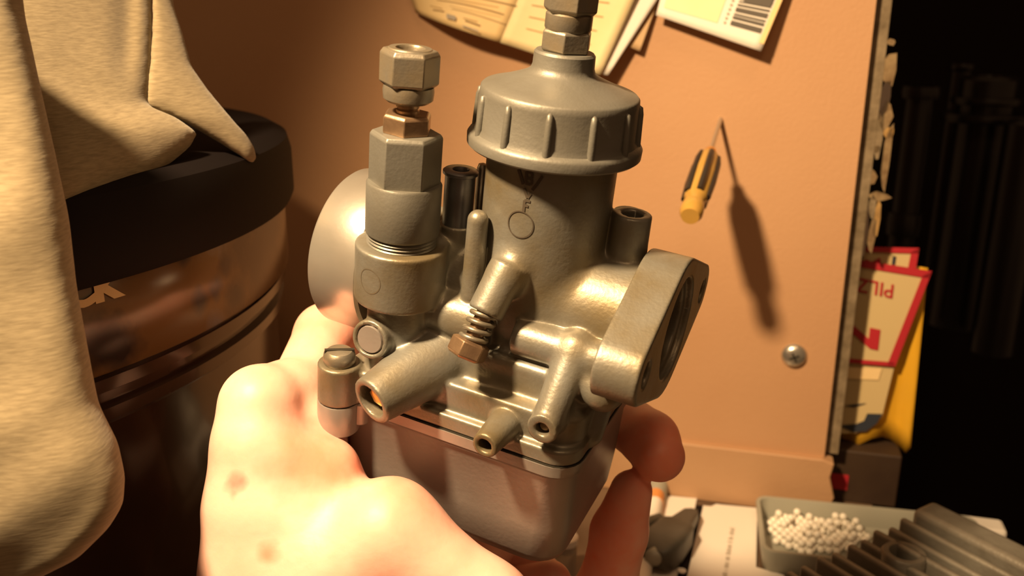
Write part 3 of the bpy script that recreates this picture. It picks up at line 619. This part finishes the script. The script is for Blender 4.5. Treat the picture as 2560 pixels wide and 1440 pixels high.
# ------------------------------------------------------------------ yellow bag and red-bordered card beyond the panel edge
NB = -.03
def wpoly(pts, n, m, name, parent, thick=.0005):
    v = [wall_pt(x, y, n) for x, y in pts]; o = make(name, v, [tuple(range(len(v)))], m, parent); return solid(o, thick)
bagr = thing('yellow_bag', 'yellow plastic bag hanging beside the panel edge', 'bag', wall_pt(2200, 1100, NB))
nb = 10; top = [(2120+20*i, 640+3*i) for i in range(nb+1)]; bot = [(2040, 1090), (2070, 1092), (2095, 1108), (2120, 1116), (2150, 1110), (2180, 1095), (2205, 1090), (2230, 1100), (2250, 1120), (2264, 1132), (2276, 1118)]
vs = []
for j in range(9):
    for i in range(nb+1):
        t = j/8; x = top[i][0]*(1-t)+bot[i][0]*t; y = top[i][1]*(1-t)+bot[i][1]*t; vs.append(wall_pt(x, y, NB+.004*math.sin(i*1.3+t*2)*t))
o = make('film', vs, [(j*(nb+1)+i, j*(nb+1)+i+1, (j+1)*(nb+1)+i+1, (j+1)*(nb+1)+i) for j in range(8) for i in range(nb)], M['bag'], bagr, smooth=60); solid(o, .0008)
cd1 = thing('printed_card', 'cream card with red border and red letters on the yellow bag', 'card', wall_pt(2235, 915, NB+.006))
wpoly([(2150, 655), (2328, 682), (2236, 914), (2085, 902)], NB+.0065, M['card'], 'card_face', cd1)
for nm, pts in (('border', [(2150, 650), (2330, 678), (2322, 696), (2150, 668)]), ('border', [(2330, 678), (2238, 916), (2218, 912), (2306, 690)]), ('border', [(2085, 894), (2236, 906), (2236, 916), (2085, 904)])):
    wpoly(pts, NB+.0074, M['red'], nm, cd1, .0003)
def wtext(s, px, py, hpx, parent, m, n, rot=0., bold=0., sx=1., shear=0.):
    v, f = text_mesh(s, 1., bold); p = wall_pt(px, py, n); sc_ = hpx/FPX*.54/.72; out = []
    for q in v:
        x, y = q[0]*sx+shear*q[1], q[1]; xr, yr = x*math.cos(rot)-y*math.sin(rot), x*math.sin(rot)+y*math.cos(rot); out.append(p+(WU*xr+WV*yr)*sc_)
    return make('lettering', out, f, m, parent)
wtext('PILZ', 2188, 718, 34, cd1, M['red'], NB+.0074, math.pi-.14, .01, .95, -.15)
wtext('N', 2152, 838, 46, cd1, M['red'], NB+.0074, math.pi-.14, .06, 1.75, -.15)
cd2 = thing('printed_card', 'small red-framed card above the cream card', 'card', wall_pt(2230, 665, NB+.003))
wpoly([(2165, 620), (2298, 624), (2288, 680), (2150, 668)], NB+.0035, M['card'], 'card_face', cd2)
for pts in ([(2165, 617), (2298, 620), (2296, 634), (2165, 630)], [(2298, 620), (2288, 682), (2268, 680), (2278, 630)]): wpoly(pts, NB+.0044, M['red'], 'border', cd2, .0003)
wpoly([(2232, 640), (2240, 641), (2237, 662), (2229, 661)], NB+.0044, M['navy'], 'print', cd2, .0003)
wpoly([(2152, 662), (2165, 648), (2180, 655), (2200, 644), (2204, 664)], NB+.0044, M['red'], 'print', cd2, .0003)
cd3 = thing('printed_card', 'pale card with navy swoosh below the cream card', 'card', wall_pt(2150, 1070, NB+.004))
wpoly([(2085, 905), (2236, 914), (2205, 1040), (2180, 1068), (2140, 1082), (2070, 1085)], NB+.005, M['card'], 'card_face', cd3)
wpoly([(2088, 916), (2205, 922), (2196, 950), (2085, 945)], NB+.0058, M['papero'], 'print', cd3, .0003)
wpoly([(2205, 1035), (2192, 1058), (2165, 1078), (2132, 1080), (2098, 1064), (2140, 1060), (2160, 1052), (2168, 1034)], NB+.0058, M['navy'], 'print', cd3, .0003)
wpoly([(2112, 1014), (2165, 1008), (2135, 1018)], NB+.0058, M['navy'], 'print', cd3, .0003)
# dark things in the gap behind the panel
def dark_tube(name, label, px, pyt, pyb, dep, rad, prof=None, collars=(), mat_='black'):
    p = pix(px, pyt, dep); q = np.array([p[0], p[1], 0.]); h = p[2]; base = q
    r_ = thing(name, label, 'tube', base); fr = frame(base, (0, 0, 1))
    make('body', *lathe([(0, 0), (rad, 0), (rad, h-.003), (rad-.003, h), (rad*.5, h), (rad*.45, h-.004), (0, h-.004)], 40, fr), M[mat_], r_, smooth=40)
    for z, rr, t in collars: make('collar', *lathe([(rad*.6, h-z-t), (rr, h-z-t), (rr+.001, h-z-t/2), (rr, h-z), (rad*.6, h-z)], 40, fr), M[mat_], r_, smooth=60)
    return r_
dark_tube('shock_absorber', 'black shock absorber with stacked collars in the dark gap', 2478, 190, 0, .78, .024, collars=((.004, .021, .006), (.018, .029, .006), (.032, .036, .007)))
dark_tube('black_rod', 'slim black tube standing nearest the panel edge in the dark', 2305, 215, 0, .76, .012, collars=((.0, .016, .01), (.11, .015, .02)))
dark_tube('black_pipe', 'glossy black pipe at the far right in the dark gap', 2575, 300, 0, .72, .018)
dark_tube('black_post', 'short black post with a pale cap behind the shock absorber', 2405, 170, 0, .86, .010, collars=((-.004, .011, .006),))
# brown box under the bag
bx0 = on_z(2140, 1258, 0)+WN*-.02
bb = tag(bevel(make('cardboard_box', *box(-.022, .022, -.02, .02, .0, .034, (bx0, np.stack([WU, np.cross(WV, WU), WV], 1))), M['brown']), .001), 'small dark brown box under the yellow bag', 'box')
make('red_mark', *box(-.016, -.006, -.0205, -.0200, .008, .018, (bx0, np.stack([WU, np.cross(WV, WU), WV], 1))), M['red'], bb)

# ------------------------------------------------------------------ bench things
ZT = .015
bl, brp, fl = on_z(1888, 1236, ZT), on_z(2262, 1273, ZT), on_z(1884, 1378, ZT)
tx = (brp-bl)/np.linalg.norm(brp-bl); ty = np.cross(tx, WV); DD = np.linalg.norm(fl-bl)*.98; TW = .118
TFR = (np.array([bl[0], bl[1], 0]), np.stack([tx, ty, WV], 1))
rg = []
for z, g_ in ((.0, .003), (.0015, .0018), (ZT-.001, 0), (ZT, .0004), (ZT, .0022), (ZT-.001, .0026), (.0035, .0042), (.0025, .006)):
    rg.append([(x, y, z) for x, y in rrect(g_, TW-g_, g_, DD-g_, .007-g_*.5)])
v, f = loft(rg); tray = tag(make('parts_tray', tf(v, TFR), f, M['traym'], smooth=50), 'shallow grey plastic tray holding white beads', 'tray')
def tr_uv(px, py, z): p = on_z(px, py, z)-TFR[0]; return np.array([p@tx, p@ty])
poly = [tr_uv(*p, .004) for p in ((1905, 1283), (1920, 1262), (2010, 1272), (2100, 1290), (2150, 1318), (2190, 1345), (2100, 1385), (2000, 1385), (1945, 1362), (1915, 1330))]
def inside(x, y, sh=0.): return float(poly_sdf(poly, np.array(x), np.array(y))) < -sh
bs, bf = lathe([(0, -1), (.38, -.92), (.71, -.71), (.92, -.38), (1, 0), (.92, .38), (.71, .71), (.38, .92), (0, 1)], 12)
BRD = .0020; bme = None; spots = []
sp_ = .00415
for j in range(40):
    for i in range(40):
        x = i*sp_+(j % 2)*sp_/2; y = .005+j*sp_*.87
        if .0065 < x < TW-.007 and .0065 < y < DD-.007 and inside(x, y, .0005): spots.append((x+random.uniform(-1, 1)*.0001, y+random.uniform(-1, 1)*.0001, .0025+BRD))
        x2, y2 = x+sp_/2, y+sp_*.29
        if .0065 < x2 < TW-.007 and .0065 < y2 < DD-.007 and inside(x2, y2, .003) and random.random() < .9: spots.append((x2, y2, .0025+BRD+.0034))
        if .0065 < x < TW-.007 and .0065 < y < DD-.007 and inside(x, y, .007) and random.random() < .5: spots.append((x, y, .0025+BRD+.0068))
bead0 = None
for i, (x, y, z) in enumerate(spots[:295]):
    p = tf(np.array([[x, y, z]]), TFR)[0]
    if bead0 is None:
        bead0 = make('white_bead', bs*BRD+p, bf, M['bead'], smooth=80, origin=p); o = bead0
    else:
        o = bead0.copy(); COL.objects.link(o); o.location = p
    tag(o, 'small round white plastic bead heaped in the grey tray', 'bead', 'white beads in the grey tray')
print('beads', len(spots))
def flat(name, pts, z, m, label, cat, h=.0006):
    v = [on_z(x, y, z) for x, y in pts]; n = len(v); vv = [p+np.array([0, 0, h]) for p in v]+v
    return tag(make(name, vv, [tuple(range(n)), tuple(reversed(range(n, 2*n)))]+[(i, i+n, (i+1) % n+n, (i+1) % n) for i in range(n)], m), label, cat)
pw = flat('instruction_sheet', [(1757, 1266), (1778, 1268), (1790, 1262), (1806, 1264), (1893, 1272), (1890, 1420), (1960, 1440), (1950, 1560), (1690, 1560), (1714, 1440)], .0012, M['paperw'], 'white sheet with a line of small print beside the grey tray', 'paper')
a0_, a1_ = on_z(1808, 1470, .0019), on_z(1832, 1322, .0019); dd_ = (a1_-a0_)/np.linalg.norm(a1_-a0_); nn_ = np.cross(WV, dd_); vs, fs, t = [], [], 0.
while t < np.linalg.norm(a1_-a0_):
    wd = random.uniform(.0006, .0015); hh = random.choice((.0010, .0012, .0016)); i = len(vs); q = a0_+dd_*t
    vs += [q-nn_*.001, q+dd_*wd-nn_*.001, q+dd_*wd+nn_*hh, q+nn_*hh]; fs.append((i, i+1, i+2, i+3)); t += wd+random.choice((.0003, .0004, .0004, .0018))
make('small_print', vs, fs, M['inkg'], pw)
flat('notepaper', [(1610, 1236), (1742, 1248), (1735, 1280), (1690, 1500), (1560, 1500)], .0006, M['paperw'], 'white paper lying under the dark rubber clip', 'paper')
bp_ = thing('black_strip', 'black strip with white dots along the white sheet', 'strip', on_z(1722, 1380, .002))
vv = [on_z(x, y, .0025) for x, y in ((1742, 1262), (1757, 1264), (1690, 1560), (1660, 1560))]
make('strip', vv+[p-np.array([0, 0, .0018]) for p in vv], [(0, 1, 2, 3), (7, 6, 5, 4), (0, 4, 5, 1), (1, 5, 6, 2), (2, 6, 7, 3), (3, 7, 4, 0)], M['blackm'], bp_)
for q in ((1705, 1428), (1718, 1362)):
    make('dot', *lathe([(0, 0), (.0022, 0), (.0022, .0005), (0, .0005)], 16, frame(on_z(*q, .0026), WV)), M['paperw'], bp_)
# rubber clip
a_, b_ = on_z(1640, 1385, .012), on_z(1735, 1278, .008); cdir = (b_-a_); cL = np.linalg.norm(cdir); CF = frame(a_, cdir, WV)
kl = thing('cable_clip', 'dark grey rubber clip lying on white notepaper', 'clip', np.array([*a_[:2], 0]))
make('clip_body', *loft([[tuple(p) for p in tf([(x, y, z) for x, y in rrect(-.009*s, .008*s, -.011*s, .011*s, .004*s)], CF)] for z, s in ((-.004, .55), (0, .85), (cL*.2, 1), (cL*.5, .9), (cL*.62, .6), (cL*.9, .42), (cL, .2))]), M['clampm'], kl, smooth=50)
make('clip_jaw', *tube([tf([(.006, -.013, 0.006)], CF)[0], tf([(.004, -.015, cL*.3)], CF)[0], tf([(.002, -.012, cL*.6)], CF)[0]], [.0035, .004, .0028], 12), M['clampm'], kl, smooth=60)
make('clip_end', *lathe([(0, -.007), (.004, -.006), (.0055, -.002), (.005, .002), (0, .003)], 20, frame(a_, cdir)), M['traym'], kl, smooth=60)
# pen upright-lying
pa, pb = on_z(1612, 1400, .006), on_z(1650, 1185, .006); PF = frame(pa, pb-pa); pl = np.linalg.norm(pb-pa)
pn = thing('pen', 'white ballpoint pen with orange band and clear cap behind the fingers', 'pen', np.array([*pa[:2], 0]))
make('barrel', *lathe([(0, -.06), (.0046, -.06), (.0046, pl*.62), (0, pl*.62)], 24, PF), M['paperw'], pn, smooth=40)
make('band', *lathe([(0, pl*.62), (.0049, pl*.62), (.0049, pl*.72), (0, pl*.72)], 24, PF), M['orange'], pn, smooth=40)
make('cap', *lathe([(0, pl*.72), (.005, pl*.72), (.0062, pl*.78), (.0062, pl*1.1), (0, pl*1.1)], 24, PF), M['traym'], pn, smooth=40)
# clear vial below the bowl
p0 = on_z(1412, 1450, 0); vi = thing('plastic_vial', 'clear plastic vial standing on the bench below the carburetor', 'vial', p0); VF = frame(p0, WV)
make('wall', *lathe([(0, 0), (.006, 0), (.006, .022), (.0052, .022), (.0052, .001), (0, .001)], 28, VF), M['clear'], vi, smooth=40)
make('stopper', *lathe([(0, .018), (.005, .018), (.005, .022), (.0064, .0225), (.0064, .026), (0, .026)], 28, VF), M['paperw'], vi, smooth=40)
# finned head
ZH = .055
h0, ha, hb = on_z(2332, 1248, ZH), on_z(1900, 1440, ZH), on_z(2560, 1428, ZH)
ea = (ha-h0); LA = np.linalg.norm(ea); ea = ea/LA; eb = hb-h0; eb = eb-ea*np.dot(eb, ea); eb = eb/np.linalg.norm(eb)
HF = (np.array([h0[0], h0[1], 0]), np.stack([ea, eb, WV], 1))
print('head', LA, np.dot((hb-h0)/np.linalg.norm(hb-h0), ea), np.linalg.norm(hb-h0))
hd_ = thing('cylinder_head', 'dark grey finned alloy cylinder head at the bench corner', 'engine part', HF[0])
HL = .15
bevel(make('base', *box(.004, LA+.03, .004, HL, 0, .036, HF), M['engine'], hd_), .002)
bevel(make('top_flange', *box(0, .016, 0, HL, .030, ZH, HF), M['engine'], hd_, smooth=40), .003, 3)
x = .024
for i in range(9):
    wd = .0034
    bevel(make('fin', *box(x, x+wd, .001+.002*random.random(), HL, .034, ZH-.001-.0012*(i % 2), HF), M['engine'], hd_, smooth=40), .0015, 3)
    x += .0098
bc_ = on_z(2262, 1375, ZH)-HF[0]; bx_, by_ = bc_@ea, bc_@eb
make('bolt_boss', *lathe([(.0095, .03), (.0095, ZH-.002), (.0088, ZH-.001), (.0065, ZH-.001), (.006, ZH-.003), (.006, .036), (0, .036)], 32, frame(HF[0]+ea*bx_+eb*by_, WV)), M['engine'], hd_, smooth=40)
make('bolt_hole', *lathe([(0, .0362), (.0059, .0362), (.0059, .0372), (0, .0372)], 24, frame(HF[0]+ea*bx_+eb*by_, WV)), M['dark'], hd_)
p = on_z(2448, 1362, .0)
tag(bevel(make('white_eraser', *box(-.011, .011, -.007, .007, 0, .014, frame(p, WV, WU)), M['paperw']), .002, 2), 'small white block behind the finned cylinder head', 'block')
